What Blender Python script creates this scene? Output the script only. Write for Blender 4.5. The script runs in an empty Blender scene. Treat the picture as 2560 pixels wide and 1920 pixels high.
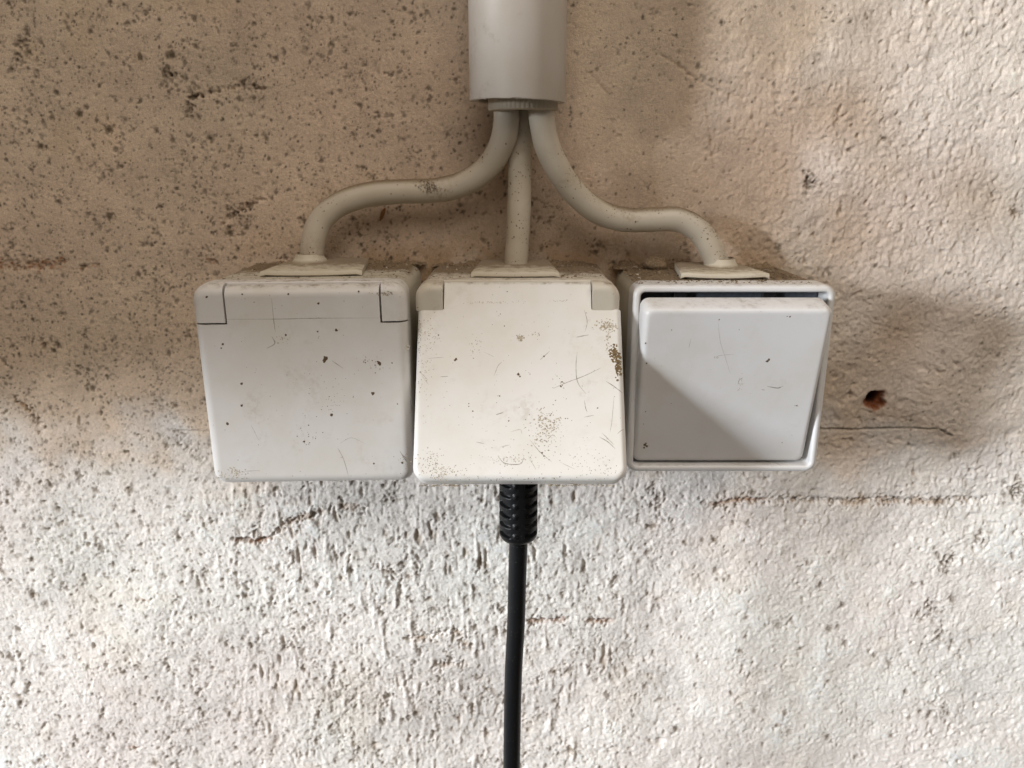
import bpy, bmesh, math, random
import numpy as np
from mathutils import Vector, Matrix
random.seed(7)
S = bpy.context.scene
C = S.collection
MM = 0.001
Z0 = 1200.0                       # camera height above the floor, mm (all layout below in mm, z relative to the camera)

# ------------------------------------------------------------------ camera
F = 1923.0; TH = math.radians(16.0); CAMD = 300.0
cam = bpy.data.cameras.new('camera'); co = bpy.data.objects.new('camera', cam); C.objects.link(co)
cam.sensor_fit = 'HORIZONTAL'; cam.sensor_width = 36; cam.lens = 36*F/2560
co.location = (0, -CAMD*MM, Z0*MM); co.rotation_euler = (math.pi/2-TH, 0, 0)
cam.clip_start = 0.01; cam.clip_end = 50
cam.dof.use_dof = True; cam.dof.focus_distance = 0.250; cam.dof.aperture_fstop = 15.0
S.camera = co

# ------------------------------------------------------------------ light
w = bpy.data.worlds.new('World'); S.world = w; w.use_nodes = True
bg = w.node_tree.nodes['Background']
bg.inputs[0].default_value = (1.0, 0.86, 0.74, 1); bg.inputs[1].default_value = 0.10

def aim(o, tgt):
    o.rotation_euler = (Vector(tgt)-o.location).to_track_quat('-Z', 'Y').to_euler()
# cool daylight from a window at the left, a little above; an unseen box added beside the sockets
# keeps it off the upper left of the plaster
l = bpy.data.lights.new('window_daylight', 'SPOT'); lo = bpy.data.objects.new('window_daylight', l); C.objects.link(lo)
lo.location = (-3.15, -1.59, 1.2+0.42); l.energy = 930; l.color = (0.91, 0.95, 1.0)
l.shadow_soft_size = 0.35; l.spot_size = math.radians(50); l.spot_blend = .5
aim(lo, (0, 0, 1.15))
# warm soft light bouncing down from above and in front
l = bpy.data.lights.new('warm_bounce', 'AREA'); lo = bpy.data.objects.new('warm_bounce', l); C.objects.link(lo)
l.shape = 'RECTANGLE'; l.size = 1.4; l.size_y = 1.0; l.energy = 13.0; l.color = (1.0, 0.885, 0.765)
lo.location = (0.2, -0.95, 1.2+1.05); aim(lo, (0, 0, 1.1))
S.view_settings.view_transform = 'Standard'; S.view_settings.look = 'None'
S.view_settings.exposure = 0; S.view_settings.gamma = 1; S.view_settings.use_curve_mapping = False
S.render.engine = 'CYCLES'

# ------------------------------------------------------------------ helpers
ct, st = math.cos(TH), math.sin(TH)
def ray(px, py):
    cx, cy = (px-1280)/F, (py-960)/F
    return Vector((cx, ct-cy*st, -st-cy*ct))
def P(px, py, Y=0.0):
    r = ray(px, py); t = (Y+CAMD)/r.y
    return Vector((t*r.x, Y, t*r.z))
def hit(px, py, q, n):
    r = ray(px, py); o = Vector((0, -CAMD, 0)); t = (q-o).dot(n)/r.dot(n)
    return o+r*t

def thing(name, label, cat, loc, group=None, rotz=0):
    o = bpy.data.objects.new(name, None); C.objects.link(o); o.empty_display_size = .01
    o.location = ((loc[0])*MM, loc[1]*MM, (loc[2]+Z0)*MM); o.rotation_euler = (0, 0, rotz)
    o['label'] = label; o['category'] = cat; o['o'] = [float(c) for c in loc]
    if group: o['group'] = group
    return o
def root(o):
    while o.parent: o = o.parent
    return o
def obj(name, bm, mat, parent=None, sharp=38, solid=None, loc=None):
    """links a bmesh given in mm (scene frame) as one mesh object"""
    if parent is not None: org = Vector(root(parent)['o'])
    else: org = Vector(loc) if loc else Vector((0, 0, 0))
    for v in bm.verts: v.co = (v.co-org)*MM
    for f in bm.faces: f.smooth = True
    bm.normal_update()
    for e in bm.edges:
        if len(e.link_faces) == 2 and e.calc_face_angle(0) > math.radians(sharp): e.smooth = False
    me = bpy.data.meshes.new(name); bm.to_mesh(me); bm.free()
    me.materials.append(mat)
    o = bpy.data.objects.new(name, me); C.objects.link(o)
    if parent is not None: o.parent = parent
    else: o.location = (org.x*MM, org.y*MM, (org.z+Z0)*MM)
    if solid:
        m = o.modifiers.new('solid', 'SOLIDIFY'); m.thickness = solid*MM; m.offset = -1; m.use_even_offset = True
        me2 = bpy.data.meshes.new_from_object(o.evaluated_get(bpy.context.evaluated_depsgraph_get()))
        o.modifiers.clear(); b2 = bmesh.new(); b2.from_mesh(me2); b2.normal_update()
        for e in b2.edges:
            e.smooth = not (len(e.link_faces) == 2 and e.calc_face_angle(0) > math.radians(sharp))
        b2.to_mesh(me2); b2.free(); o.data = me2; me2.name = name
    return o
def tag(o, label=None, cat=None, group=None, kind=None):
    if label: o['label'] = label
    if cat: o['category'] = cat
    if group: o['group'] = group
    if kind: o['kind'] = kind
    return o

def rr(x0, x1, z0, z1, r, n=7, rt=None):
    """rounded rectangle, counter-clockwise seen from -y; rt = radius of the two top corners"""
    rt = r if rt is None else rt
    pts = []
    for cx, cz, a0, q in ((x1-r, z0+r, -90, r), (x1-rt, z1-rt, 0, rt), (x0+rt, z1-rt, 90, rt), (x0+r, z0+r, 180, r)):
        for i in range(n+1):
            a = math.radians(a0+90*i/n); pts.append((cx+q*math.cos(a), cz+q*math.sin(a)))
    return pts
def loft(bm, rings, cap0=True, cap1=True):
    """rings: lists of 3-vectors of equal length"""
    vs = [[bm.verts.new(p) for p in r] for r in rings]
    n = len(vs[0])
    for a, b in zip(vs, vs[1:]):
        for i in range(n):
            j = (i+1) % n
            bm.faces.new((a[i], a[j], b[j], b[i]))
    if cap0: bm.faces.new(list(reversed(vs[0])))
    if cap1: bm.faces.new(vs[-1])
    return vs
def rbox_rings(x0, x1, z0, z1, yb, yf, r, b, rb=0.0, nb=6, draft=0.0):
    """box with corner radius r in front view, from yb (back) to yf (front, more negative), front edge rounding b"""
    rings = []
    def ring(off, y):
        return [Vector((x, y, z)) for x, z in rr(x0+off, x1-off, z0+off, z1-off, max(r-off, .15))]
    rings.append(ring(draft*0, yb))
    rings.append(ring(0, yf+b))
    for i in range(1, nb+1):
        a = math.pi/2*i/nb
        rings.append(ring(b*(1-math.cos(a)), yf+b-b*math.sin(a)))
    rings.append(ring(b+.4, yf))
    return rings
def tube(bm, pts, rad, n=20, cap=True, up=Vector((0, 1, 0))):
    rings = []
    for i, p in enumerate(pts):
        t = (pts[min(i+1, len(pts)-1)]-pts[max(i-1, 0)]).normalized()
        a = t.cross(up).normalized(); b = a.cross(t).normalized()
        rr_ = rad(i/(len(pts)-1)) if callable(rad) else rad
        rings.append([p+(a*math.cos(2*math.pi*k/n)+b*math.sin(2*math.pi*k/n))*rr_ for k in range(n)])
    loft(bm, rings, cap, cap)
    bmesh.ops.recalc_face_normals(bm, faces=bm.faces)
def spline(ctrl, per=12):
    """Catmull-Rom through the control points"""
    c = [ctrl[0]*2-ctrl[1]]+list(ctrl)+[ctrl[-1]*2-ctrl[-2]]
    out = []
    for i in range(1, len(c)-2):
        for k in range(per):
            t = k/per
            out.append(.5*((2*c[i])+(c[i+1]-c[i-1])*t+(2*c[i-1]-5*c[i]+4*c[i+1]-c[i+2])*t*t+(3*c[i]-c[i-1]-3*c[i+1]+c[i+2])*t**3))
    out.append(c[-2].copy()); return out

# ------------------------------------------------------------------ materials
class NT:
    def __init__(s, name):
        s.m = bpy.data.materials.new(name); s.m.use_nodes = True; s.t = s.m.node_tree
        s.b = s.t.nodes['Principled BSDF']
    def n(s, kind, **kw):
        x = s.t.nodes.new(kind)
        for k, v in kw.items(): setattr(x, k, v)
        return x
    def l(s, a, b): s.t.links.new(a, b)
    def geo(s):
        return s.n('ShaderNodeNewGeometry')
    def noise(s, vec, scale, detail=3, rough=.5, dist=0):
        x = s.n('ShaderNodeTexNoise'); x.inputs['Scale'].default_value = scale; x.inputs['Detail'].default_value = detail
        x.inputs['Roughness'].default_value = rough; x.inputs['Distortion'].default_value = dist
        s.l(vec, x.inputs['Vector']); return x.outputs['Fac']
    def ramp(s, fac, a, b, va=0.0, vb=1.0):
        x = s.n('ShaderNodeMapRange'); x.interpolation_type = 'SMOOTHSTEP'
        for i, v in enumerate((a, b, va, vb)): x.inputs[i+1].default_value = v
        s.l(fac, x.inputs[0]); return x.outputs[0]
    def math(s, op, a, b=None):
        x = s.n('ShaderNodeMath', operation=op)
        for i, v in enumerate((a, b)):
            if v is None: continue
            if isinstance(v, (int, float)): x.inputs[i].default_value = v
            else: s.l(v, x.inputs[i])
        return x.outputs[0]
    def mix(s, fac, a, b):
        x = s.n('ShaderNodeMix', data_type='RGBA')
        for i, v in ((0, fac), (6, a), (7, b)):
            if isinstance(v, (int, float)): x.inputs[i].default_value = v
            elif isinstance(v, tuple): x.inputs[i].default_value = (*v, 1)
            else: s.l(v, x.inputs[i])
        return x.outputs[2]
    def bump(s, h, dist, strength=1.0, chain=None):
        x = s.n('ShaderNodeBump'); x.inputs['Distance'].default_value = dist; x.inputs['Strength'].default_value = strength
        s.l(h, x.inputs['Height'])
        if chain: s.l(chain, x.inputs['Normal'])
        return x.outputs[0]

def plastic(name, base, rough=.38, grime=(.30, .23, .14), grime_amt=.35, specks=.5, dust=.85, dust_deep=.0, spec=.45, ssc=520):
    t = NT(name); g = t.geo(); pos = g.outputs['Position']
    sepn = t.n('ShaderNodeSeparateXYZ'); t.l(g.outputs['Normal'], sepn.inputs[0])
    sepp = t.n('ShaderNodeSeparateXYZ'); t.l(pos, sepp.inputs[0])
    col = t.mix(t.ramp(t.noise(pos, 45, 4, .6), .35, .75, 0, 1), base, tuple(c*k for c, k in zip(base, (.93, .91, .86))))
    # grimy blotches, finger smears
    m1 = t.math('MULTIPLY', t.ramp(t.noise(pos, 60, 6, .65, .6), .52, .78), t.ramp(t.noise(pos, 600, 3, .6), .38, .62))
    col = t.mix(t.math('MULTIPLY', m1, grime_amt), col, grime)
    # tiny dark specks
    v = t.n('ShaderNodeTexVoronoi'); v.inputs['Scale'].default_value = ssc; t.l(pos, v.inputs['Vector'])
    sp = t.math('MULTIPLY', t.ramp(v.outputs['Distance'], .16, .07), t.ramp(t.noise(pos, 170, 4, .6), .55, .66))
    col = t.mix(t.math('MULTIPLY', sp, specks), col, (.10, .07, .04))
    # dust that has settled on what faces up, thickest against the wall
    upm = t.ramp(sepn.outputs['Z'], .55, .95)
    wallm = t.ramp(sepp.outputs['Y'], -.034-dust_deep, -.010, .02+dust_deep*6, 1.0)
    dn = t.ramp(t.math('ADD', t.noise(pos, 260, 6, .7), t.math('MULTIPLY', wallm, .42)), .46, .78)
    dm = t.math('MULTIPLY', t.math('MULTIPLY', upm, dn), dust)
    dcol = t.mix(t.noise(pos, 1200, 4, .7), (.085, .055, .03), (.36, .27, .17))
    col = t.mix(dm, col, dcol)
    t.l(col, t.b.inputs['Base Color'])
    ro = t.math('ADD', t.math('MULTIPLY', t.noise(pos, 120, 5, .6), .22), rough-.08)
    ro = t.math('ADD', ro, t.math('MULTIPLY', dm, .5))
    t.l(ro, t.b.inputs['Roughness']); t.b.inputs['Specular IOR Level'].default_value = spec
    b1 = t.bump(t.noise(pos, 1600, 3, .6), .00002, .5)
    b2 = t.bump(t.math('MULTIPLY', dm, t.noise(pos, 1500, 4, .8)), .0005, .9, b1)
    t.l(b2, t.b.inputs['Normal'])
    return t.m
def simple(name, base, rough=.8, var=.3, scale=700, bump=.0001):
    t = NT(name); pos = t.geo().outputs['Position']
    n = t.noise(pos, scale, 4, .65)
    t.l(t.mix(t.ramp(n, .3, .7), tuple(c*(1-var) for c in base), base), t.b.inputs['Base Color'])
    t.b.inputs['Roughness'].default_value = rough
    t.l(t.bump(n, bump), t.b.inputs['Normal'])
    return t.m

M_left = plastic('grey_plastic', (.70, .69, .675), .36, grime_amt=.30)
M_leftbody = plastic('grey_housing_plastic', (.54, .51, .43), .5, dust=1)
M_mid = plastic('cream_plastic', (.775, .77, .745), .40, grime_amt=.34, specks=.4)
M_midbody = plastic('cream_housing_plastic', (.64, .605, .53), .45, dust=.95)
M_sw = plastic('white_plastic', (.70, .705, .715), .30, grime_amt=.12, specks=.25, dust=.5)
M_swbody = plastic('dusty_housing_plastic', (.50, .46, .38), .55, dust=1.0, dust_deep=.045)
M_grom = plastic('beige_rubber', (.60, .55, .45), .48, grime_amt=.5, dust=.8, specks=.9, ssc=300)
M_cable = plastic('beige_cable_sheath', (.53, .48, .395), .46, grime_amt=.6, specks=.95, dust=.95, ssc=300)
M_pipe = plastic('conduit_plastic', (.55, .505, .45), .45, grime_amt=.55, specks=.25, dust=0)
M_dark = simple('dark_interior', (.03, .03, .032), .6)
M_speck = simple('fly_speck_dirt', (.12, .075, .035), .7)
M_smear = simple('rubbed_dirt', (.52, .45, .34), .8, .35, 900)
M_scr = simple('scratch_dirt', (.40, .36, .31), .7, .5, 900)
M_rust = simple('rust', (.26, .07, .015), .9)
M_flake = simple('pale_flake', (.72, .64, .52), .7)
M_dust = simple('dust_crumbs', (.31, .225, .14), .95, .6, 1500)

def rubber():
    t = NT('black_rubber'); pos = t.geo().outputs['Position']
    v = t.n('ShaderNodeTexVoronoi'); v.inputs['Scale'].default_value = 1500; t.l(pos, v.inputs['Vector'])
    sp = t.math('MULTIPLY', t.ramp(v.outputs['Distance'], .22, .10), t.ramp(t.noise(pos, 300, 4, .6), .50, .64))
    col = t.mix(t.math('MULTIPLY', sp, .5), (.0045, .005, .006), (.20, .19, .17))
    col = t.mix(t.ramp(t.noise(pos, 180, 5, .6), .5, .9, 0, .06), col, (.08, .08, .08))
    t.l(col, t.b.inputs['Base Color']); t.b.inputs['Roughness'].default_value = .42
    t.b.inputs['Specular IOR Level'].default_value = .28
    t.l(t.bump(t.noise(pos, 2500, 3), .00003), t.b.inputs['Normal'])
    return t.m
M_rub = rubber()

# ------------------------------------------------------------------ wall
def build_wall():
    rng = np.random.default_rng(11)
    cell = 0.41
    X = np.arange(-252, 252.01, cell); Zc = np.arange(-292, 72.01, cell)
    nx, nz = len(X), len(Zc)
    fx = np.fft.fftfreq(nx, cell)[None, :]; fz = np.fft.fftfreq(nz, cell)[:, None]
    def noise(wx, wz=None, lo=None):
        """band of gaussian noise with feature size wx by wz mm, unit deviation"""
        wz = wx if wz is None else wz
        n = rng.standard_normal((nz, nx))
        k = np.sqrt((fx*wx)**2+(fz*wz)**2)
        g = np.exp(-(k*1.6)**2)
        if lo: g = g*(1-np.exp(-(k*lo)**2))
        o = np.fft.ifft2(np.fft.fft2(n)*g).real
        o -= o.mean(); return o/o.std()
    GX, GZ = np.meshgrid(X, Zc)
    def sm(x, a, b):
        t = np.clip((x-a)/(b-a), 0, 1); return t*t*(3-2*t)
    # image-independent regions of the plaster: smooth upper left, rough right and bottom
    big = noise(60); med = noise(22)
    rough_r = sm(GX+med*12, 30, 115)
    rough_b = sm(-GZ+med*8, 95, 150)
    rough = np.clip(np.maximum(rough_r, rough_b*.95), .12, 1)
    n1 = noise(1.05, lo=2.2); n2 = noise(3.2, lo=3); n3 = noise(7); ns = noise(2.6, 11, lo=2); nf = noise(.9)
    th = .6
    relu = lambda a: np.maximum(a, 0)
    H = big*.55+med*.22+n3*.08*(.4+rough)
    fb = noise(1.1)*.6+noise(2.4)*.8+noise(5)*.7
    patch = .58+.50*sm(noise(26)+.5*noise(11), -1.0, 1.1)
    H += rough*patch*fb*.085+rough*nf*.06+(1-rough)*nf*.02
    pit = relu(noise(1.7)-1.2)*.42+relu(noise(3.0)-1.45)*.40
    bmp = relu(noise(1.5)-1.1)*.20+relu(noise(2.8)-1.2)*.16
    H += rough*(bmp*.8-pit)*patch
    cen = sm(-(abs(GX+35+med*10)-75), -35, 20)*rough_b                     # brush drags under the boxes
    drag = relu(noise(1.7, 6)-1.0)*sm(noise(24)+.6*noise(10), -1.1, .9)*1.25
    H -= cen*drag*.50; H += cen*relu(noise(2.2, 9)-.8)*.32
    rdg = rough_r*(1-rough_b*.5)
    H += rdg*relu(noise(1.5, 3.5)-.9)*.16-rdg*relu(noise(1.4, 2.6)-1.0)*.20
    H += (1-rough)*(n2*.028+n1*.014+relu(noise(1.6)-1.2)*.05)
    # upper, older tan coat and lower whitewash
    edge = GZ+med*5+n3*2.2+noise(12)*4
    white = sm(-edge, 92, 132)
    white = np.maximum(white, .62*sm(GX+med*18+GZ*.2, 70, 190))
    tan = np.array([.65, .52, .40]); wh = np.array([.845, .80, .75])
    col = tan[None, None]*(1-white[..., None])+wh[None, None]*white[..., None]
    tone = 1+.045*big+.03*med+.035*n3+.03*n1+.025*nf
    col = col*tone[..., None]
    pink = np.clip(noise(40)*.22, -1, 1)[..., None]
    col = col*(1+pink*np.array([.03, -.02, -.015]))
    ochre = sm(noise(9)*.6+noise(28), .9, 2.2)*.15
    col = col*(1-ochre[..., None])+col*np.array([.95, .84, .66])*ochre[..., None]
    # brown staining low against the box tops
    bx = sm(GX, -95, -60)*sm(-GX, -125, -80)
    tops = np.exp(-((GZ+44)/15)**2)*bx*sm(noise(8)*.6+n2*.25+.9, 0, 1.6)
    col = col*(1-tops[..., None]*.8)+np.array([.40, .25, .13])*tops[..., None]*.8
    # grime dark: mask D with colour variations; R rust
    D = np.zeros((nz, nx)); R = np.zeros((nz, nx)); B = np.zeros((nz, nx))
    irr = .55+.45*np.tanh(n1*1.2)+.15*nf
    def splat(arr, x, z, r, a, ax=1.0, az=1.0, ring=0.0, depth=0.0, ang=0.0):
        R_ = r*max(ax, az)*1.9+.5
        i0 = int((x-R_-X[0])/cell); i1 = int((x+R_-X[0])/cell)+2
        j0 = int((z-R_-Zc[0])/cell); j1 = int((z+R_-Zc[0])/cell)+2
        i0 = max(i0, 0); j0 = max(j0, 0); i1 = min(i1, nx); j1 = min(j1, nz)
        if i1 <= i0 or j1 <= j0: return
        dx = X[i0:i1][None]-x; dz = Zc[j0:j1][:, None]-z
        if ang: c, s = math.cos(ang), math.sin(ang); dx, dz = dx*c+dz*s, -dx*s+dz*c
        d = np.sqrt((dx/ax)**2+(dz/az)**2)/r
        if r > .5 and not ring: d = d*(1+.22*n1[j0:j1, i0:i1]+.15*nf[j0:j1, i0:i1])
        if ring: m = np.exp(-((d-.85)/.32)**2)*np.clip(.6+n1[j0:j1, i0:i1]*.7, 0, 1)
        else: m = np.exp(-(d**4)*.9)
        arr[j0:j1, i0:i1] = np.maximum(arr[j0:j1, i0:i1], m*a)
        if depth: H[j0:j1, i0:i1] -= np.exp(-(d**2))*depth
    # speckle density: thick at the left, thin at the right
    dens = .10+.90*sm(-(GX+.25*GZ+med*14), -75, 110)
    B_mod = np.clip(.55+.75*noise(5), .05, 1.1)
    dens *= .55+.45*sm(noise(9)+.6*noise(30), -1.4, 1.2)
    dens = np.clip(dens, 0, 1)
    low = sm(-GZ, 100, 150)
    dens *= 1-.42*low
    def sample(n, p=1.0):
        xs = rng.uniform(X[0], X[-1], n*4); zs = rng.uniform(Zc[0], Zc[-1], n*4)
        ii = ((xs-X[0])/cell).astype(int); jj = ((zs-Zc[0])/cell).astype(int)
        k = rng.uniform(0, 1, n*4) < dens[jj, ii]**p
        return list(zip(xs[k], zs[k]))[:n]
    for x, z in sample(20000, 1.0):
        r = .25+rng.exponential(.12); r = min(r, .95)
        el = rng.uniform(.9, 1.7) if z < -110 else rng.uniform(.8, 1.25)
        splat(D, x, z, r, rng.uniform(.3, 1.1)**1.2, az=el, depth=.05+.12*r)
    for x, z in sample(950, 1.2):
        r = rng.uniform(.45, 1.0)
        el = rng.uniform(1, 1.8) if z < -110 else rng.uniform(.8, 1.25)
        splat(D, x, z, r, rng.uniform(.5, 1.0), az=el, depth=.22+.25*r*(1+low[min(int((z-Zc[0])/cell), nz-1), 0]))
    for x, z in sample(420, 1.2):
        splat(D, x, z, rng.uniform(.8, 1.5), rng.uniform(.3, .7), ring=1, depth=.2)
    for _ in range(2600):                                  # small pits everywhere in the rough part
        x = rng.uniform(-250, 250); z = rng.uniform(-290, 70)
        splat(D, x, z, rng.uniform(.25, .7), rng.uniform(.1, .6), az=rng.uniform(.8, 2), depth=rng.uniform(.15, .5), ang=rng.uniform(-.6, .6))
    for _ in range(900):                                  # vertical drags of the brush in the lower centre
        x = rng.uniform(-120, 70); z = rng.uniform(-270, -105)
        splat(D, x, z, rng.uniform(.3, .75), rng.uniform(.1, .5), az=rng.uniform(1.5, 4.5), depth=rng.uniform(.1, .4), ang=rng.uniform(-.12, .2))
    for _ in range(170):
        x = rng.uniform(-230, 230); z = rng.uniform(-288, -112)
        if rng.uniform() > (1.0 if x < 60 else .45): continue
        r = rng.uniform(.8, 1.5)
        splat(D, x, z, r, rng.uniform(.6, 1.0), ax=rng.uniform(.7, 1.2), az=rng.uniform(.8, 1.8), depth=rng.uniform(.3, .8), ang=rng.uniform(-.5, .5))
    for _ in range(5):                                   # little nests of mould
        x = rng.uniform(-190, 40); z = rng.uniform(-100, 55)
        for _ in range(rng.integers(10, 26)):
            splat(D, x+rng.normal()*3, z+rng.normal()*2.2, rng.uniform(.3, .9), rng.uniform(.5, 1), ring=rng.uniform() < .25, depth=.15)
    def stroke(arr, pts, wid, a, jit=.4, depth=.25, step=.5, br=.2):
        w_ = [P(*p) for p in pts]
        for q0, q1 in zip(w_, w_[1:]):
            L = (q1-q0).length; n = max(2, int(L/step))
            for k in range(n):
                if rng.uniform() < br: continue
                t = k/n; x = q0.x+(q1.x-q0.x)*t+rng.normal()*jit*.5; z = q0.z+(q1.z-q0.z)*t+rng.normal()*jit
                splat(arr, x, z, wid*rng.uniform(.5, 1.2), a*rng.uniform(.5, 1), ax=1.5, depth=depth*rng.uniform(.3, 1))
    stroke(R, [(0, 655), (90, 664), (170, 655)], .9, 1, 1.1, .2, br=.2)
    stroke(D, [(20, 662), (110, 664), (160, 660)], .6, .7, .9, .2, br=.6); stroke(B, [(0, 657), (120, 660), (260, 664)], 1.3, .6, 1.2, .1, br=.3)
    stroke(R, [(200, 668), (250, 662)], .7, .8, .4)
    stroke(R, [(0, 640), (60, 668), (130, 662)], .7, .6, 1.2, .1, br=.6)
    stroke(R, [(520, 655), (545, 652)], .8, .8, .4)
    stroke(D, [(2040, 1074), (2140, 1076), (2260, 1072), (2350, 1074), (2385, 1092)], .38, .8, .12, .5, .25, .05)
    stroke(D, [(420, 1077), (540, 1078)], .3, .5, .1, .3, .25, .1)
    stroke(B, [(1780, 1262), (1850, 1250), (1990, 1248), (2100, 1256), (2200, 1250), (2330, 1256), (2480, 1245)], 1.0, .95, .7, .35, .4, .15)
    stroke(R, [(1785, 1262), (1840, 1252), (1925, 1249)], .5, .7, .2, .3, .3, .1)
    stroke(D, [(1990, 1250), (2160, 1254), (2300, 1250), (2420, 1244), (2470, 1250)], .45, .5, .7, .4, .5, .35)
    stroke(R, [(590, 1348), (640, 1352), (680, 1345)], .7, .8, .25, .5, .3, .1)
    stroke(B, [(590, 1346), (640, 1351), (680, 1343), (705, 1318), (740, 1295), (800, 1282), (850, 1266), (920, 1272)], .95, .95, .7, .35, .4, .15)
    stroke(D, [(600, 1345), (650, 1362), (655, 1380), (700, 1335), (735, 1296)], .4, .5, .4, .4, .5, .3)
    stroke(B, [(1015, 1597), (1070, 1592), (1140, 1575), (1165, 1615)], 1.15, .95, .4, .3, .4, .1)
    stroke(B, [(1085, 1668), (1165, 1664)], 1.2, .6, .5, .3, .4, .1)
    stroke(R, [(1320, 1554), (1370, 1552), (1412, 1550)], 1.0, .8, .4, .4, .4, .3)
    stroke(R, [(1470, 1552), (1530, 1553)], 1.15, .95, .35, .4, .4, .15)
    stroke(B, [(1320, 1556), (1410, 1552)], .9, .7, .5, .2, .4, .2)
    stroke(B, [(1650, 135), (1700, 165), (1740, 200), (1790, 225), (1860, 245)], .45, .55, .15, .25, .3, .1)
    stroke(B, [(1766, 240), (1772, 310), (1780, 370), (1787, 424)], .4, .65, .15, .25, .3, .1)
    stroke(B, [(1470, 180), (1520, 235)], .45, .55, .15, .2, .3, .1)
    stroke(B, [(555, 560), (590, 530), (640, 505), (660, 498)], .9, .65, .3, .4, .4, .1)
    stroke(B, [(480, 245), (560, 222), (600, 214), (665, 225)], .7, .55, .4, .4, .4, .15)
    stroke(R, [(50, 1005), (68, 1020)], .7, .75, .2)
    stroke(B, [(30, 990), (70, 1020), (95, 1060), (105, 1085)], .9, .6, .7, .3, .5, .3)
    stroke(R, [(345, 1500), (372, 1501)], .8, .7, .3); stroke(R, [(320, 1870), (342, 1872)], .8, .8, .2)
    stroke(D, [(1425, 262), (1428, 285), (1421, 292)], .32, 1.0, .15, 0, .3, 0)
    stroke(D, [(1430, 296), (1424, 312), (1429, 322)], .28, .9, .25, 0, .3, .1)
    stroke(D, [(1715, 590), (1712, 625), (1725, 640), (1718, 655)], .5, .9, .5, .1, .4, .2)
    stroke(D, [(1330, 495), (1370, 510), (1410, 530)], .35, .7, .4, .2, .4, .3)
    stroke(D, [(85, 35), (88, 66)], .28, .8, .05, 0, .3, 0); stroke(D, [(4, 40), (5, 60)], .28, .8, .05, 0, .3, 0)
    stroke(D, [(1220, 605), (1222, 625)], .4, .9, .1, 0)
    for x0, y0, n_, s_ in ((2545, 1225, 60, 26), (2020, 455, 26, 14), (2360, 1400, 30, 20), (2330, 1520, 26, 16), (980, 1240, 26, 22), (1850, 1790, 1, 2), (2340, 1790, 22, 30),
                           (2350, 1580, 14, 16), (1640, 1250, 16, 20), (420, 195, 26, 22), (60, 110, 14, 16), (480, 260, 24, 20), (1500, 620, 10, 20), (2355, 1255, 12, 12), (2445, 1345, 10, 14)):
        for _ in range(n_):
            q = P(x0+rng.normal()*s_*.6, y0+rng.normal()*s_*.8)
            splat(D, q.x, q.z, rng.uniform(.4, 1.1), rng.uniform(.5, .95), depth=.3)
    for px, py, r in ((1960, 1780, 2.0), (1940, 1812, 1.1), (1425, 1872, 2.2), (1420, 1680, 1.6), (1385, 1682, 1.4), (1650, 1750, 1.5), (1630, 1315, 1.6), (1310, 1790, 1.2),
                      (145, 860, 1.6), (112, 862, 1.3), (255, 1030, 1.1), (232, 970, 1.6), (200, 285, 1.5), (275, 325, 1.9), (105, 365, 1.4), (430, 138, 1.6), (350, 144, 1.4),
                      (525, 345, 1.4), (605, 205, 1.3), (575, 582, 1.8), (275, 540, 1.7), (2535, 530, 1.3), (1710, 1355, 1.0), (2000, 1620, 1.2), (385, 1910, 1.8), (150, 1310, 1.3),
                      (1080, 1345, 1.2), (1120, 1390, 1.3), (960, 1425, 1.5), (1020, 1440, 1.1), (1040, 1790, 1.9), (880, 1425, 1.4), (230, 1580, 1.4), (2070, 1700, 1.0)):
        q = P(px, py)
        splat(D, q.x, q.z, r*.8, .95, ax=rng.uniform(.8, 1.3), depth=.5); splat(B, q.x, q.z, r*1.5, .5)
    # drill hole with a rusty mouth
    q = P(2190, 1003); r2 = np.sqrt((GX-q.x)**2+((GZ-q.z))**2)
    ang = np.arctan2(GZ-q.z, GX-q.x)
    rr_ = r2*(1+.13*np.sin(3*ang+1)+.08*np.sin(5*ang)+n2*.05)
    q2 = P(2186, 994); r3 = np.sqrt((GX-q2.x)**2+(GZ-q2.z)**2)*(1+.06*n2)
    rr_ = rr_*.87; H -= 2.2*(1-sm(rr_, 2.6, 3.9)); H -= 12*(1-sm(r3, 2.2, 3.0))
    R = np.maximum(R, (1-sm(rr_, 3.2, 4.6)))
    H = np.where(rr_ < 4, H, H)
    # assemble colours
    def lay(c, m, k):
        m = np.clip(m, 0, 1)[..., None]; return c*(1-m)+np.asarray(k)*m
    B = B*B_mod
    col = lay(col, B*.75, (.40, .28, .18))
    col = lay(col, np.clip(R*irr*1.5, 0, 1)*.9, (.28, .115, .04))
    dk = (np.array([.095, .074, .045])[None, None]*(1-white[..., None])+np.array([.17, .125, .080])*white[..., None])
    col = lay(col, np.clip(D*(.75+.35*irr), 0, 1)*(.95-.08*white), dk)
    col = lay(col, (1-sm(rr_, 2.8, 4.0))*.9, (.17, .042, .008))
    col = lay(col, np.clip(1-sm(r3, 2.2, 3.3), 0, 1), (.02, .012, .008))  # shade inside the hole painted in as near-black
    # hollows hold dirt where the coat is rough
    hol = np.clip(pit*.9*rough+cen*drag*.8, 0, 1)*np.clip(.55+.5*noise(14), .1, 1)*(1-.55*rough_r)
    col = lay(col, hol*.62, (.30, .22, .14))
    # fade the relief at the border of the fine grid, then add the plain rest of the wall around it
    fade = np.minimum(sm(252-abs(GX), 0, 14), np.minimum(sm(GZ-Zc[0], 0, 14), sm(Zc[-1]-GZ, 0, 10)))
    H *= fade
    ext = np.array([8, 30, 90, 220, 480, 900, 1500.])
    XX = np.concatenate([X[0]-ext[::-1], X, X[-1]+ext])
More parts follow.
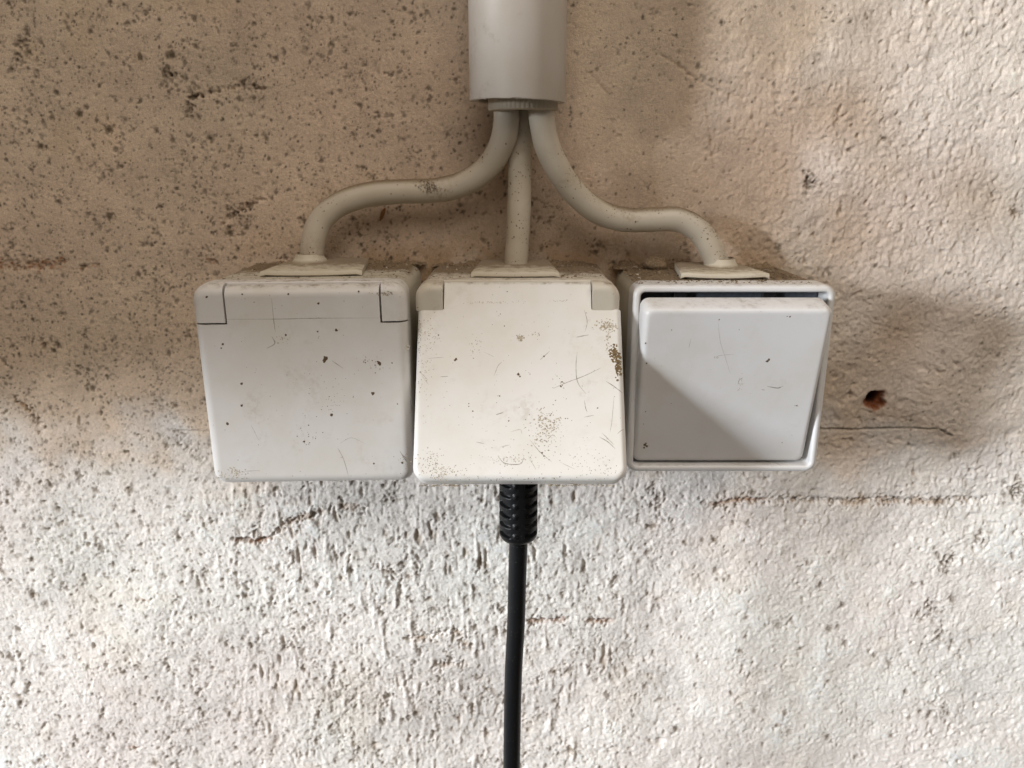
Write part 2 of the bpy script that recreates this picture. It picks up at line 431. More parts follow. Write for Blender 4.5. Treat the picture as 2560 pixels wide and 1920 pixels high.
    ZZ = np.concatenate([Zc[0]-np.array([8, 40, 130, 320, 600, 900.])[::-1], Zc, Zc[-1]+ext])
    e0 = len(ext); f0 = 6
    HH = np.zeros((len(ZZ), len(XX))); HH[f0:f0+nz, e0:e0+nx] = H
    CC = np.empty((len(ZZ), len(XX), 3)); jj = np.clip(np.arange(len(ZZ))-f0, 0, nz-1); ii = np.clip(np.arange(len(XX))-e0, 0, nx-1)
    CC[:] = col[jj][:, ii]
    gx, gz = np.meshgrid(XX, ZZ)
    wz = sm(-gz, 92, 132)[..., None]
    plain = tan*(1-wz)+wh*wz
    out = (np.abs(gx) > 252.3) | (gz < Zc[0]-.2) | (gz > Zc[-1]+.2)
    CC[out] = plain[out]
    N, K = gx.shape
    co_ = np.empty((N*K, 3), np.float32)
    co_[:, 0] = gx.ravel()*MM; co_[:, 1] = -HH.ravel()*MM; co_[:, 2] = (gz.ravel()+Z0)*MM
    idx = np.arange(N*K).reshape(N, K)
    q = np.stack([idx[:-1, :-1], idx[:-1, 1:], idx[1:, 1:], idx[1:, :-1]], -1).reshape(-1, 4)
    me = bpy.data.meshes.new('wall')
    me.vertices.add(N*K); me.vertices.foreach_set('co', co_.ravel())
    me.loops.add(q.size); me.loops.foreach_set('vertex_index', q.ravel().astype(np.int32))
    me.polygons.add(len(q)); me.polygons.foreach_set('loop_start', (np.arange(len(q))*4).astype(np.int32))
    me.polygons.foreach_set('use_smooth', np.ones(len(q), bool))
    me.update(calc_edges=True)
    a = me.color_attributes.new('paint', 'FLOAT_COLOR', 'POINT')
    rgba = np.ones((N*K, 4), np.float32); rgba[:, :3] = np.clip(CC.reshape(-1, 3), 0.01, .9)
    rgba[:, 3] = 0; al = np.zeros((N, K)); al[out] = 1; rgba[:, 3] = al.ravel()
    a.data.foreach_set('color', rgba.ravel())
    t = NT('old_plaster'); at = t.n('ShaderNodeAttribute', attribute_name='paint')
    pos = t.geo().outputs['Position']
    nn = t.noise(pos, 2600, 4, .7)
    c = t.mix(t.ramp(nn, .25, .75), at.outputs['Color'], at.outputs['Color'])
    x = t.n('ShaderNodeHueSaturation'); t.l(at.outputs['Color'], x.inputs['Color']); t.l(t.ramp(nn, .25, .75, .84, 1.13), x.inputs['Value'])
    # plain surroundings beyond the finely modelled area keep the same speckle and grain
    vo = t.n('ShaderNodeTexVoronoi'); vo.inputs['Scale'].default_value = 260; t.l(pos, vo.inputs['Vector'])
    sp = t.math('MULTIPLY', t.ramp(vo.outputs['Distance'], .30, .16), t.ramp(t.noise(pos, 90, 4, .6), .46, .6))
    sp = t.math('MULTIPLY', sp, at.outputs['Alpha'])
    cc = t.mix(t.math('MULTIPLY', sp, .8), x.outputs[0], (.13, .10, .065))
    t.l(cc, t.b.inputs['Base Color']); t.b.inputs['Roughness'].default_value = .88; t.b.inputs['Specular IOR Level'].default_value = .25
    coarse = t.bump(t.math('MULTIPLY', t.noise(pos, 420, 4, .6), at.outputs['Alpha']), .0022, .9)
    t.l(t.bump(t.noise(pos, 1500, 6, .75), .00055, 1.0, coarse), t.b.inputs['Normal'])
    me.materials.append(t.m)
    o = bpy.data.objects.new('wall', me); C.objects.link(o); o['kind'] = 'structure'
    o['label'] = 'old plastered wall, tan above and whitewashed below, pitted and speckled with mould'
build_wall()

# unseen blocker added out of frame at the left, shaped to shade the upper wall
bm = bmesh.new(); loft(bm, [[Vector((x, y, z)) for y, z in ((6, -106), (-284, -10), (-292, -2), (-292, 45), (-236, 115), (-236, 700), (6, 700))] for x in (-900, -420)]); bmesh.ops.recalc_face_normals(bm, faces=bm.faces)
tag(obj('shade_blocker', bm, simple('blocker_tan', (.52, .42, .32), .9, .2, 90, .002)), 'unseen box added to the left of the sockets to shade the wall', kind='structure')

# ------------------------------------------------------------------ marks that lie on plastic faces
def specks(parent, plane, lst, mat=M_speck, name='fly_specks'):
    q, n = plane; bm = bmesh.new()
    u = Vector((1, 0, 0)); u = (u-n*u.dot(n)).normalized(); v = n.cross(u)
    for px, py, r in lst:
        c = hit(px, py, q, n); k = random.randint(7, 10); a0 = random.uniform(0, 6)
        ri = [c+n*.012+(u*math.cos(a0+6.283*i/k)+v*math.sin(a0+6.283*i/k))*r*random.uniform(.65, 1.25) for i in range(k)]
        top = bm.verts.new(c+n*(.025+r*(.18 if mat is M_speck else .04))); vs = [bm.verts.new(p) for p in ri]
        for i in range(k): bm.faces.new((vs[i], vs[(i+1) % k], top))
    bmesh.ops.recalc_face_normals(bm, faces=bm.faces)
    return tag(obj(name, bm, mat, parent), kind='stuff')
def scratches(parent, plane, lst, mat=M_scr, name='scratches'):
    q, n = plane; bm = bmesh.new()
    for pts, wd in lst:
        pts = spline([hit(px, py, q, n) for px, py in pts], 6) if len(pts) > 2 else [hit(*pts[0], q, n).lerp(hit(*pts[1], q, n), k/6) for k in range(7)]
        L = []; R = []
        for i, p in enumerate(pts):
            t = (pts[min(i+1, len(pts)-1)]-pts[max(i-1, 0)]).normalized(); s = t.cross(n)
            ww = wd*.40*(.15+.85*math.sin(math.pi*(i+.5)/len(pts)))*random.uniform(.6, 1.2)
            L.append(bm.verts.new(p+n*.015+s*ww)); R.append(bm.verts.new(p+n*.015-s*ww))
        for i in range(len(L)-1): bm.faces.new((L[i], L[i+1], R[i+1], R[i]))
    bmesh.ops.recalc_face_normals(bm, faces=bm.faces)
    return tag(obj(name, bm, mat, parent), kind='stuff')
def cloud(cx, cy, sx, sy, n, r0, r1, ang=0):
    out = []
    for _ in range(n):
        a, b = random.gauss(0, sx), random.gauss(0, sy); c, s = math.cos(ang), math.sin(ang)
        out.append((cx+a*c-b*s, cy+a*s+b*c, random.uniform(r0, r1)))
    return out

# ------------------------------------------------------------------ housings
def housing(parent, x0, x1, z0, z1, y0, y1, mat, name='housing', r=4):
    bm = bmesh.new()
    loft(bm, rbox_rings(x0, x1, z0, z1, y0, y1, r, .6)); bmesh.ops.recalc_face_normals(bm, faces=bm.faces)
    return obj(name, bm, mat, parent)
def cover_pieces(x0, x1, z0, z1, yb, yf, r, b, xl, xr, zn, gap):
    """one pillow-shaped cover cut into a lid (T shape) and the hinge corners; returns two bmeshes"""
    def shell():
        bm = bmesh.new(); loft(bm, rbox_rings(x0, x1, z0, z1, yb, yf, r, b, nb=8), cap0=False)
        bmesh.ops.recalc_face_normals(bm, faces=bm.faces); 
        if sum(f.normal.y*f.calc_area() for f in bm.faces) > 0: bmesh.ops.reverse_faces(bm, faces=bm.faces)
        return bm
    def cut(bm, co, no):
        bmesh.ops.bisect_plane(bm, geom=bm.verts[:]+bm.edges[:]+bm.faces[:], plane_co=co, plane_no=no, dist=1e-5)
    lid = shell(); g = gap/2
    cut(lid, (xl+g, 0, 0), (1, 0, 0)); cut(lid, (xr-g, 0, 0), (1, 0, 0)); cut(lid, (0, 0, zn-g), (0, 0, 1))
    kill = []
    for f in lid.faces:
        c = f.calc_center_median()
        if c.z > zn-g and (c.x < xl+g or c.x > xr-g): kill.append(f)
    bmesh.ops.delete(lid, geom=kill, context='FACES')
    ears = shell()
    cut(ears, (xl-g, 0, 0), (1, 0, 0)); cut(ears, (xr+g, 0, 0), (1, 0, 0)); cut(ears, (0, 0, zn+g), (0, 0, 1))
    kill = []
    for f in ears.faces:
        c = f.calc_center_median()
        if not (c.z > zn+g and (c.x < xl-g or c.x > xr+g)): kill.append(f)
    bmesh.ops.delete(ears, geom=kill, context='FACES')
    return lid, ears

def grommet(parent, cx, half_b, half_f, yb, yf, zt, bend, cable_x, cable_y, mat=M_grom, hgt=2.6, ck=1.0):
    """thin flared plate on the housing top with a raised collar round the cable"""
    bm = bmesh.new()
    n = 18; rows = []
    for j in range(7):
        v = j/6; y = yb+(yf-yb)*v; hw = half_b+(half_f-half_b)*v
        row = []
        for i in range(n+1):
            u = -1+2*i/n
            z = zt+hgt-.5*v+bend*(u*u-.3)*v
            edge = .55*max(0, abs(u)-.9)/.1
            row.append(Vector((cx+u*hw, y-(1-u*u)*.9*v, z-edge)))
        rows.append(row)
    lip = [Vector((p.x, p.y-.45, p.z-.35)) for p in rows[-1]]
    lip2 = [Vector((p.x, p.y-.5, p.z-1.5)) for p in rows[-1]]
    lip3 = [Vector((p.x, p.y+.3, p.z-1.9)) for p in rows[-1]]
    rows += [lip, lip2, lip3]
    bot = [Vector((p.x, p.y, zt+.35)) for p in rows[0]]
    rows = [bot]+rows
    V = [[bm.verts.new(p) for p in r] for r in rows]
    for a, b in zip(V, V[1:]):
        for i in range(n): bm.faces.new((a[i], a[i+1], b[i+1], b[i]))
    for s in (0, n):
        # side walls
        col = [r[s] for r in V[1:-1]]
        lo = [bm.verts.new((v.co.x, v.co.y, zt+.2)) for v in col]
        for a, b, c_, d in zip(col, col[1:], lo[1:], lo): bm.faces.new((a, b, c_, d))
    bmesh.ops.recalc_face_normals(bm, faces=bm.faces)
    g = obj('cable_grommet', bm, mat, parent, sharp=50)
    bm = bmesh.new(); rings = []
    for r, z in ((8.2, zt+1.9), (6.4, zt+2.5), (5.4, zt+2.7+1.1*ck), (4.95, zt+2.8+2.4*ck), (4.4, zt+2.9+2.6*ck)):
        rings.append([Vector((cable_x+r*math.cos(a*.2618), cable_y+r*math.sin(a*.2618), z)) for a in range(24)])
    loft(bm, rings, False, False); bmesh.ops.recalc_face_normals(bm, faces=bm.faces)
    obj('collar', bm, mat, g)
    return g

# --------------------------------------------- left socket, lid closed
YL = -57.0
a = P(473, 760, YL); b_ = P(1008, 760, YL)
x0, x1 = a.x, b_.x; z1 = P(760, 716, YL).z+.6; z0 = P(760, 1210, YL).z
xl, xr = P(558, 780, YL).x, P(944, 780, YL).x; zn = P(700, 808, YL).z
cxm = (x0+x1)/2
L = thing('wall_socket', 'grey socket box at the left of the row, its hinged lid shut', 'socket', (cxm, 0, z0), 'surface-mounted boxes in the row', rotz=.022)
L.rotation_euler = (0, -.007, .022)
housing(L, x0+.7, x1-.3, z0+.8, z1-.2, 3, -45, M_leftbody, r=5)
bm = bmesh.new(); loft(bm, rbox_rings(x0+.1, x1-.1, z0+.3, z1+.15, -45.4, -51.4, 4.6, .5)); bmesh.ops.recalc_face_normals(bm, faces=bm.faces)
fr = obj('cover_frame', bm, M_left, L)
_, ears = cover_pieces(x0, x1, z0, z1, -51.6, YL, 4.8, 3.3, xl, xr, zn, .75); _.free()
lid, _ = cover_pieces(x0, x1, z0, z1-.55, -51.9, YL, 4.8, 3.3, xl, xr, zn, .5); _.free()
for nm, bmx in (('hinge_corner', ears),):
    bl = bmx.copy(); br_ = bmx
    bmesh.ops.delete(bl, geom=[f for f in bl.faces if f.calc_center_median().x > 0.5*(xl+xr)], context='FACES')
    bmesh.ops.delete(br_, geom=[f for f in br_.faces if f.calc_center_median().x < 0.5*(xl+xr)], context='FACES')
    obj(nm, bl, M_left, fr, solid=1.5); obj(nm, br_, M_left, fr, solid=1.5)
lidL = obj('lid', lid, M_left, L, solid=1.7)
grommet(L, P(777, 700, -37).x, 14.5, 17.3, -6, -37, z1-.2, .3, P(778, 672, -14).x, -14)
ca, sa = math.cos(.022), math.sin(.022)
nL = Vector((sa, -ca, 0))
# the thing is turned a little, so marks are laid on the unturned lid plane
pl = (Vector((0, YL, 0)), Vector((0, -1, 0)))
specks(lidL, pl, [(551, 858, .45), (547, 868, .3), (708, 837, .35), (787, 829, .28), (834, 827, .55), (806, 896, .85), (803, 903, .6), (941, 911, .75), (937, 907, .4), (972, 910, .3), (789, 759, .4), (597, 957, .5), (597, 1012, .5), (562, 1057, .55),
                  (924, 986, .62), (820, 1038, .5), (752, 1104, .4), (763, 1063, .25), (996, 1160, .5), (925, 1161, .4), (985, 1013, .22), (905, 902, .2), (930, 915, .2), (735, 1090, .2), (600, 734, .3), (512, 740, .4), (715, 735, .35), (890, 730, .3)]
       + cloud(925, 915, 22, 14, 22, .08, .2)+cloud(820, 1000, 28, 26, 40, .07, .16)+cloud(760, 1100, 14, 16, 18, .08, .18)+cloud(760, 960, 180, 140, 60, .06, .13))
scratches(lidL, pl, [([(560, 796), (700, 797), (770, 796), (940, 797)], .25), ([(673, 745), (678, 800), (682, 830)], .22), ([(835, 1120), (850, 1150), (862, 1192)], .25), ([(600, 1176), (642, 1174)], .2),
                     ([(673, 840), (680, 858), (660, 870)], .45), ([(990, 1130), (1002, 1150), (1012, 1162)], .4), ([(995, 1140), (1008, 1150)], .35), ([(823, 903), (850, 922)], .3), ([(840, 1110), (870, 1096), (905, 1112)], .12), ([(620, 1060), (640, 1100)], .12)])
specks(lidL, pl, cloud(585, 1180, 14, 9, 60, .10, .28)+cloud(552, 1186, 10, 9, 30, .10, .25)+cloud(700, 850, 10, 6, 16, .1, .3)+cloud(1000, 1150, 10, 12, 24, .1, .2)+cloud(955, 737, 14, 3, 40, .12, .25), M_smear, 'rubbed_dirt')

# --------------------------------------------- middle socket, lid held open by the plug
YM = -49.5
x0, x1 = P(1036, 740, YM).x, P(1552, 740, YM).x; z1 = P(1290, 708, YM).z; z0 = z1-66
cxm = (x0+x1)/2
Mi = thing('wall_socket', 'cream socket box in the middle, its lid pushed open by a black plug', 'socket', (cxm, 0, z0), 'surface-mounted boxes in the row')
housing(Mi, x0+.6, x1-.6, z0+.8, z1-.2, 3, -38, M_midbody, r=5)
xl, xr = P(1109, 750, YM).x, P(1479, 750, YM).x
lid, ears = cover_pieces(x0, x1, z0, z1, -42.4, YM, 5.2, 2.8, xl-.2, xr+.2, z1-9.5, .3)
lid.free()
bm = bmesh.new(); loft(bm, rbox_rings(x0+.1, x1-.1, z0+.3, z1+.1, -38.3, -42.3, 5.2, .5)); bmesh.ops.recalc_face_normals(bm, faces=bm.faces)
fr = obj('cover_frame', bm, M_midbody, Mi)
bl = ears.copy(); br_ = ears
bmesh.ops.delete(bl, geom=[f for f in bl.faces if f.calc_center_median().x > 0.5*(xl+xr)], context='FACES')
bmesh.ops.delete(br_, geom=[f for f in br_.faces if f.calc_center_median().x < 0.5*(xl+xr)], context='FACES')
obj('hinge_corner', bl, M_midbody, fr, solid=3.5); obj('hinge_corner', br_, M_midbody, fr, solid=3.5)
# dark round socket well behind the lid
bm = bmesh.new(); rings = []
for r, y in ((26, -42.2), (26, -46.2), (22.5, -46.4), (20.5, -46.2), (20, -43)):
    rings.append([Vector((cxm+r*math.cos(k*.1963), y, z0+32+r*math.sin(k*.1963))) for k in range(32)])
loft(bm, rings, False, True); bmesh.ops.recalc_face_normals(bm, faces=bm.faces)
obj('socket_well', bm, M_midbody, Mi)
# lid: built flat with its top edge at v=0, then turned about the hinge
TILT = math.atan2(27.8, 45.8)
top = Vector((0, -CAMD+256.0, -37.5))      # outer face, top edge of the tab
down = Vector((0, -math.sin(TILT), -math.cos(TILT))); nrm = Vector((0, -math.cos(TILT), math.sin(TILT)))
plM = (top.copy(), nrm)
xa = hit(1044, 790, top, nrm).x; xb = hit(1554, 790, top, nrm).x
LEN = (hit(1290, 1201, top, nrm)-top).dot(down)
sh = (hit(1200, 773, top, nrm)-top).dot(down)
xt0, xt1 = hit(1110, 740, top, nrm).x, hit(1478, 740, top, nrm).x
lid, ears = cover_pieces(xa, xb, -LEN, 0, 8.5, 0, 4.4, 1.9, xt0, xt1, -sh, .1); ears.free()
for v in lid.verts:
    x, y, z = v.co; v.co = Vector((x, 0, 0))+top-nrm*y-down*z
bmesh.ops.recalc_face_normals(lid, faces=lid.faces)
if sum(f.normal.dot(nrm)*f.calc_area() for f in lid.faces) < 0: bmesh.ops.reverse_faces(lid, faces=lid.faces)
lidM = obj('lid', lid, M_mid, Mi, solid=1.7)
# crumbly worn seal under the lid's lower edge
bm = bmesh.new()
for rng_ in ((1045, 1190), (1370, 1545)):
    for k in range(60):
        px = random.uniform(*rng_); c = hit(px, 1207, top, nrm)-nrm*random.uniform(3.0, 5.5)+down*.25
        s = random.uniform(.25, .7)
        vs = [bm.verts.new(c+Vector((random.uniform(-s*1.6, s*1.6), random.uniform(-s, s), random.uniform(-s*.5, s*.5)))) for _ in range(4)]
        for f in ((0, 1, 2), (0, 2, 3), (0, 3, 1), (1, 3, 2)): bm.faces.new([vs[i] for i in f])
bmesh.ops.recalc_face_normals(bm, faces=bm.faces)
tag(obj('worn_seal', bm, M_smear, lidM), kind='stuff')
grommet(Mi, P(1288, 695, -35).x, 13, 15.2, -5, -35, z1-.2, .1, P(1291, 672, -14).x, -14, ck=-.2)
specks(lidM, plM, [(1140, 898, .5), (1137, 901, .35), (1296, 936, .5), (1300, 941, .3), (1360, 891, .3), (1172, 1009, .2), (1172, 1016, .2), (1182, 1028, .25), (1272, 1052, .25), (1251, 785, .2), (1261, 815, .2), (1268, 729, .22), (1096, 838, .25), (1100, 745, .25),
                  (1249, 990, .25), (1494, 1020, .25), (1405, 955, .3), (1402, 966, .3), (1355, 1132, .3), (1360, 1140, .25), (1325, 935, .15), (1389, 1001, .18)]
       +cloud(1375, 1080, 26, 40, 85, .07, .19, .3)+cloud(1290, 1120, 60, 34, 40, .06, .13)+cloud(1074, 1165, 20, 14, 40, .07, .16)+cloud(1300, 950, 150, 150, 90, .06, .12)
       +cloud(1342, 837, 6, 5, 12, .08, .14)+cloud(1500, 1170, 40, 14, 40, .07, .14)+cloud(1400, 958, 8, 9, 12, .08, .16)+cloud(1048, 850, 3, 55, 45, .08, .16)+cloud(1300, 1195, 150, 4, 50, .08, .18))
specks(lidM, plM, cloud(1353, 1050, 8, 12, 50, .1, .3)+cloud(1368, 1075, 24, 9, 110, .1, .28, -.8)+cloud(1301, 845, 4.5, 4.5, 50, .12, .26)+cloud(1520, 815, 14, 6, 90, .12, .30)+cloud(1521, 840, 4, 22, 60, .1, .24)
       +cloud(1280, 1148, 30, 6, 70, .08, .2)+cloud(1075, 1150, 16, 14, 60, .08, .22)+cloud(1115, 1180, 22, 8, 70, .1, .25)+cloud(1190, 872, 10, 12, 24, .1, .2)+cloud(1075, 840, 12, 22, 50, .1, .2)+cloud(1225, 756, 30, 1.5, 50, .08, .15)+cloud(1405, 752, 20, 1.2, 20, .08, .14)
       +cloud(1470, 1140, 30, 26, 40, .08, .2)+cloud(1060, 930, 10, 50, 60, .08, .18), M_smear, 'rubbed_dirt')
specks(lidM, plM, cloud(1535, 882, 5, 10, 80, .18, .42)+cloud(1545, 912, 4, 14, 90, .18, .42), simple('ground_in_dirt', (.22, .15, .07), .85, .5, 1200), 'scuff')
scratches(lidM, plM, [([(1383, 971), (1420, 955), (1460, 940), (1502, 920)], .25), ([(1443, 880), (1440, 915), (1444, 955), (1465, 985)], .25), ([(1515, 953), (1535, 966), (1557, 983)], .32), ([(1441, 843), (1472, 837)], .35), ([(1461, 775), (1468, 805), (1462, 830)], .2),
                      ([(1240, 1037), (1258, 1031)], .4), ([(1235, 940), (1245, 915), (1255, 905)], .2), ([(1350, 900), (1362, 889), (1374, 878)], .22), ([(1535, 990), (1530, 1050), (1525, 1080)], .18), ([(1461, 1000), (1464, 1020), (1468, 1030)], .22),
                      ([(1325, 1100), (1350, 1130), (1380, 1155)], .22), ([(1498, 1092), (1520, 1105), (1538, 1122)], .3), ([(1505, 1082), (1535, 1112)], .22), ([(1543, 1085), (1552, 1077), (1560, 1073)], .25), ([(1100, 942), (1120, 941)], .25), ([(1250, 1118), (1275, 1112)], .18), ([(1275, 1080), (1300, 1074), (1305, 1085)], .15),
                      ([(1190, 1105), (1210, 1109)], .25), ([(1245, 1140), (1262, 1158), (1300, 1160), (1310, 1142)], .3), ([(1070, 896), (1110, 893)], .15), ([(1320, 1140), (1335, 1165), (1340, 1175)], .12), ([(1400, 1155), (1420, 1165), (1438, 1173)], .12), ([(1460, 1043), (1485, 1038)], .2),
                      ([(1050, 930), (1070, 950)], .12), ([(1055, 940), (1072, 962)], .12), ([(1210, 880), (1235, 892)], .12)])

# --------------------------------------------- switch at the right
YS = -47.3
x0, x1 = P(1583, 770, YS).x, P(2088, 770, YS).x; z1 = P(1830, 713, YS).z; z0 = P(1830, 1181, YS).z
cxm = (x0+x1)/2
Sw = thing('light_switch', 'white switch box at the right of the row with a tilted square rocker', 'switch', (cxm, 0, z0), 'surface-mounted boxes in the row')
housing(Sw, x0+.5, x1-.5, z0+.6, z1-.3, 3, -36, M_swbody, r=5)
def ring_frame(x0, x1, z0, z1, yb, yf, r, w_, depth):
    bm = bmesh.new(); rings = []
    def ring(off, y, rr0=None): return [Vector((x, y, z)) for x, z in rr(x0+off, x1-off, z0+off, z1-off, max((rr0 or r)-off, .8))]
    rings.append(ring(0, yb))
    b = 1.5; n = 7
    rings.append(ring(0, yf+b))
    for i in range(1, n+1):
        a = math.pi/2*i/n; rings.append(ring(b*(1-math.cos(a)), yf+b-b*math.sin(a)))
    c = w_-b
    for i in range(0, n+1):
        a = math.pi/2*i/n; rings.append(ring(w_-.9+.9*math.sin(a), yf+.9-.9*math.cos(a)))
    rings.append(ring(w_+.1, yf+depth))
    loft(bm, rings, False, False); bmesh.ops.recalc_face_normals(bm, faces=bm.faces)
    return bm
fr = obj('frame', ring_frame(x0, x1, z0, z1, -36.3, YS, 4.0, 2.45, 9.5), M_sw, Sw)
# insert plate at the bottom of the recess, with two clip slots
bm = bmesh.new(); loft(bm, rbox_rings(x0+2.9, x1-2.9, z0+2.9, z1-2.9, -36.4, YS+8.5, 1.5, .3)); bmesh.ops.recalc_face_normals(bm, faces=bm.faces)
ins = obj('insert_plate', bm, simple('blue_grey_insert', (.13, .15, .175), .5), Sw)
for px in (1700, 1920):
    c = P(px, 740, YS+8.2); bm = bmesh.new()
    loft(bm, rbox_rings(c.x-2.3, c.x+2.3, z1-6.5, z1-3.2, YS+9, YS+6.5, .5, .2)); bmesh.ops.recalc_face_normals(bm, faces=bm.faces)
    obj('clip', bm, M_dark, ins)
# rocker: tilted, its top edge standing proud
rt = Vector((0, -CAMD+243, -45.0+.0)); rb = Vector((0, -CAMD+254.3, -100.9))
rd = (rb-rt).normalized(); rn = rd.cross(Vector((1, 0, 0))).normalized()
if rn.y > 0: rn = -rn
plS = (rt.copy(), rn)
xa, xb = hit(1610, 800, rt, rn).x, hit(2083, 800, rt, rn).x
vt = (hit(1850, 770, rt, rn)-rt).dot(rd); vb = (hit(1850, 1157, rt, rn)-rt).dot(rd)
bm = bmesh.new(); rings = []
def rring(off, dep, rad): return [Vector((x, 0, 0))+rt-rn*dep-rd*z for x, z in rr(xa+off, xb-off, -vb+off, -vt-off, rad)]
rings.append(rring(-.1, 9.0, 2.9)); rings.append(rring(0, 2.0, 2.9))
for i in range(1, 8):
    a_ = math.pi/2*i/7; b = 1.7; rings.append(rring(.25+b*(1-math.cos(a_)), 1.8-1.8*math.sin(a_), 2.9-.9*math.sin(a_)))
rings.append(rring(2.5, 0, 1.6))
loft(bm, rings); bmesh.ops.recalc_face_normals(bm, faces=bm.faces)
rk = obj('rocker', bm, M_sw, Sw)
specks(rk, plS, [(1918, 903, .5), (1922, 899, .4), (1612, 1112, .5), (1617, 1116, .45), (1610, 1119, .4), (1615, 1108, .3), (1679, 825, .22), (1798, 799, .22), (1848, 824, .15), (1992, 1014, .3), (1614, 858, .25), (1616, 908, .3), (1614, 1029, .22), (1609, 1060, .15), (1955, 1107, .2), (1975, 792, .3), (1968, 791, .2),
                 (1582, 888, .0001)], M_speck)
scratches(rk, plS, [([(1918, 966), (1930, 968), (1945, 970), (1958, 965)], .5), ([(1795, 800), (1800, 850), (1812, 890), (1826, 935)], .09), ([(1788, 892), (1805, 888), (1835, 886)], .14), ([(1728, 845), (1722, 870)], .15), ([(1846, 960), (1848, 950), (1858, 944)], .35), ([(1904, 974), (1912, 975)], .25), ([(1985, 1014), (1996, 1015)], .3)])
specks(rk, plS, cloud(1852, 958, 5, 9, 26, .06, .16)+cloud(1790, 893, 5, 2, 12, .06, .15)+cloud(1830, 960, 130, 110, 40, .05, .1), M_smear, 'rubbed_dirt')
# grommet curls up, one corner lifted
grommet(Sw, P(1812, 695, -33).x, 12.0, 15.3, -6, -33, z1-.3, .5, P(1812, 660, -14).x-1.5, -14, hgt=2.9)

# ------------------------------------------------------------------ conduit
cx, cy = 1.85, -19.0; zb = 20.3
Cd = thing('cable_conduit', 'rigid grey conduit running up the wall above the middle socket', 'pipe', (cx, 0, zb))
def circ(r, z, n=64, wob=0, tiltx=0):
    return [Vector((cx+r*math.cos(2*math.pi*k/n), cy+r*math.sin(2*math.pi*k/n), z+tiltx*math.cos(2*math.pi*k/n)+wob*random.uniform(-1, 1))) for k in range(n)]
bm = bmesh.new()
loft(bm, [circ(13.6, 900), circ(13.6, zb+30), circ(13.6, zb+.1, wob=.06, tiltx=-.35), circ(16.2, zb, wob=.10, tiltx=-.35), circ(16.45, zb+.35, tiltx=-.35), circ(16.45, zb+40), circ(16.45, zb+80), circ(16.45, 900)], False, False)
bmesh.ops.recalc_face_normals(bm, faces=bm.faces)
obj('sleeve', bm, M_pipe, Cd, sharp=50)
bm = bmesh.new(); n = 144
def rib(r, z): return [Vector((cx+1.9+(r+(.16 if k % 3 == 0 else -.12))*math.cos(2*math.pi*k/n), cy+(r+(.16 if k % 3 == 0 else -.12))*math.sin(2*math.pi*k/n), z)) for k in range(n)]
loft(bm, [rib(11.9, zb+20), rib(11.9, zb-2.6), rib(11.3, zb-3.0), rib(7.5, zb-3.0), rib(7.5, zb+16)], False, False); bmesh.ops.recalc_face_normals(bm, faces=bm.faces)
obj('ribbed_collar', bm, plastic('collar_plastic', (.42, .37, .29), .55, dust=0), Cd, sharp=60)
# crumbs of old swarf along the cut rim
bm = bmesh.new()
for k in range(46):
    a_ = random.uniform(math.pi, 2*math.pi); c = Vector((cx+15.6*math.cos(a_), cy+15.6*math.sin(a_), zb-.15-.35*math.cos(a_))); s = random.uniform(.08, .26)
    vs = [bm.verts.new(c+Vector([random.uniform(-s, s) for _ in range(3)])) for _ in range(4)]
    for f in ((0, 1, 2), (0, 2, 3), (0, 3, 1), (1, 3, 2)): bm.faces.new([vs[i] for i in f])
bmesh.ops.recalc_face_normals(bm, faces=bm.faces)
tag(obj('swarf', bm, M_flake, Cd), kind='stuff')

# ------------------------------------------------------------------ grey cables
def cable(pts, label, rad=4.45, dusty=160):
    ctrl = [P(px, py, Y) for px, py, Y in pts]
    pth = spline(ctrl, 14); bm = bmesh.new()
    ph = [random.uniform(0, 6) for _ in range(3)]
    tube(bm, pth, lambda t: rad*(1+.012*math.sin(t*31+ph[0])+.008*math.sin(t*83+ph[1])), 28)
    o = obj('grey_cable', bm, M_cable, loc=ctrl[-1]); o['o'] = [float(c) for c in ctrl[-1]]
    def grit(n, mat, name, s0, s1, up):
        bm = bmesh.new()
        for _ in range(n):
            i = random.randint(int(len(pth)*.22), len(pth)-3)
            t = (pth[i+1]-pth[i-1]).normalized()
            d = Vector((random.gauss(0, .5), -abs(random.gauss(.45, .5)), random.gauss(up, .45)))
            d = (d-t*d.dot(t)).normalized(); c = pth[i].lerp(pth[i+1], random.random())+d*(rad*1.0+.02)
            u = t; v = d.cross(u); r = random.uniform(s0, s1)*random.choice((.6, .8, 1, 1.4)); k = 7
            top = bm.verts.new(c+d*r*.25)
            vs = [bm.verts.new(c-d*.03+(u*math.cos(6.283*q/k)+v*math.sin(6.283*q/k))*r*random.uniform(.6, 1.3)) for q in range(k)]
            for q in range(k): bm.faces.new((vs[q], vs[(q+1) % k], top))
        bmesh.ops.recalc_face_normals(bm, faces=bm.faces)
        tag(obj(name, bm, mat, o), kind='stuff')
    grit(22, M_speck, 'fly_specks', .12, .30, .35)
    grit(dusty, M_dust, 'dust_specks', .10, .24, 1.1)
    return tag(o, label, 'cable', 'sheathed cables coming out of the conduit')
CG1 = cable([(1262, 190, -19), (1264, 260, -19), (1266, 300, -18.5), (1256, 355, -16), (1222, 415, -13), (1160, 458, -12), (1090, 476, -11.5), (1000, 479, -11), (920, 487, -11), (850, 510, -12), (803, 551, -13), (783, 605, -14), (779, 655, -14), (779, 700, -14)],
      'beige cable bending left from the conduit to the left socket')
cable([(1322, 190, -14), (1316, 270, -13), (1306, 340, -12), (1300, 400, -12), (1299, 470, -13), (1296, 560, -14), (1290, 655, -14), (1290, 700, -14)],
      'straight beige cable dropping into the middle socket', 4.3)
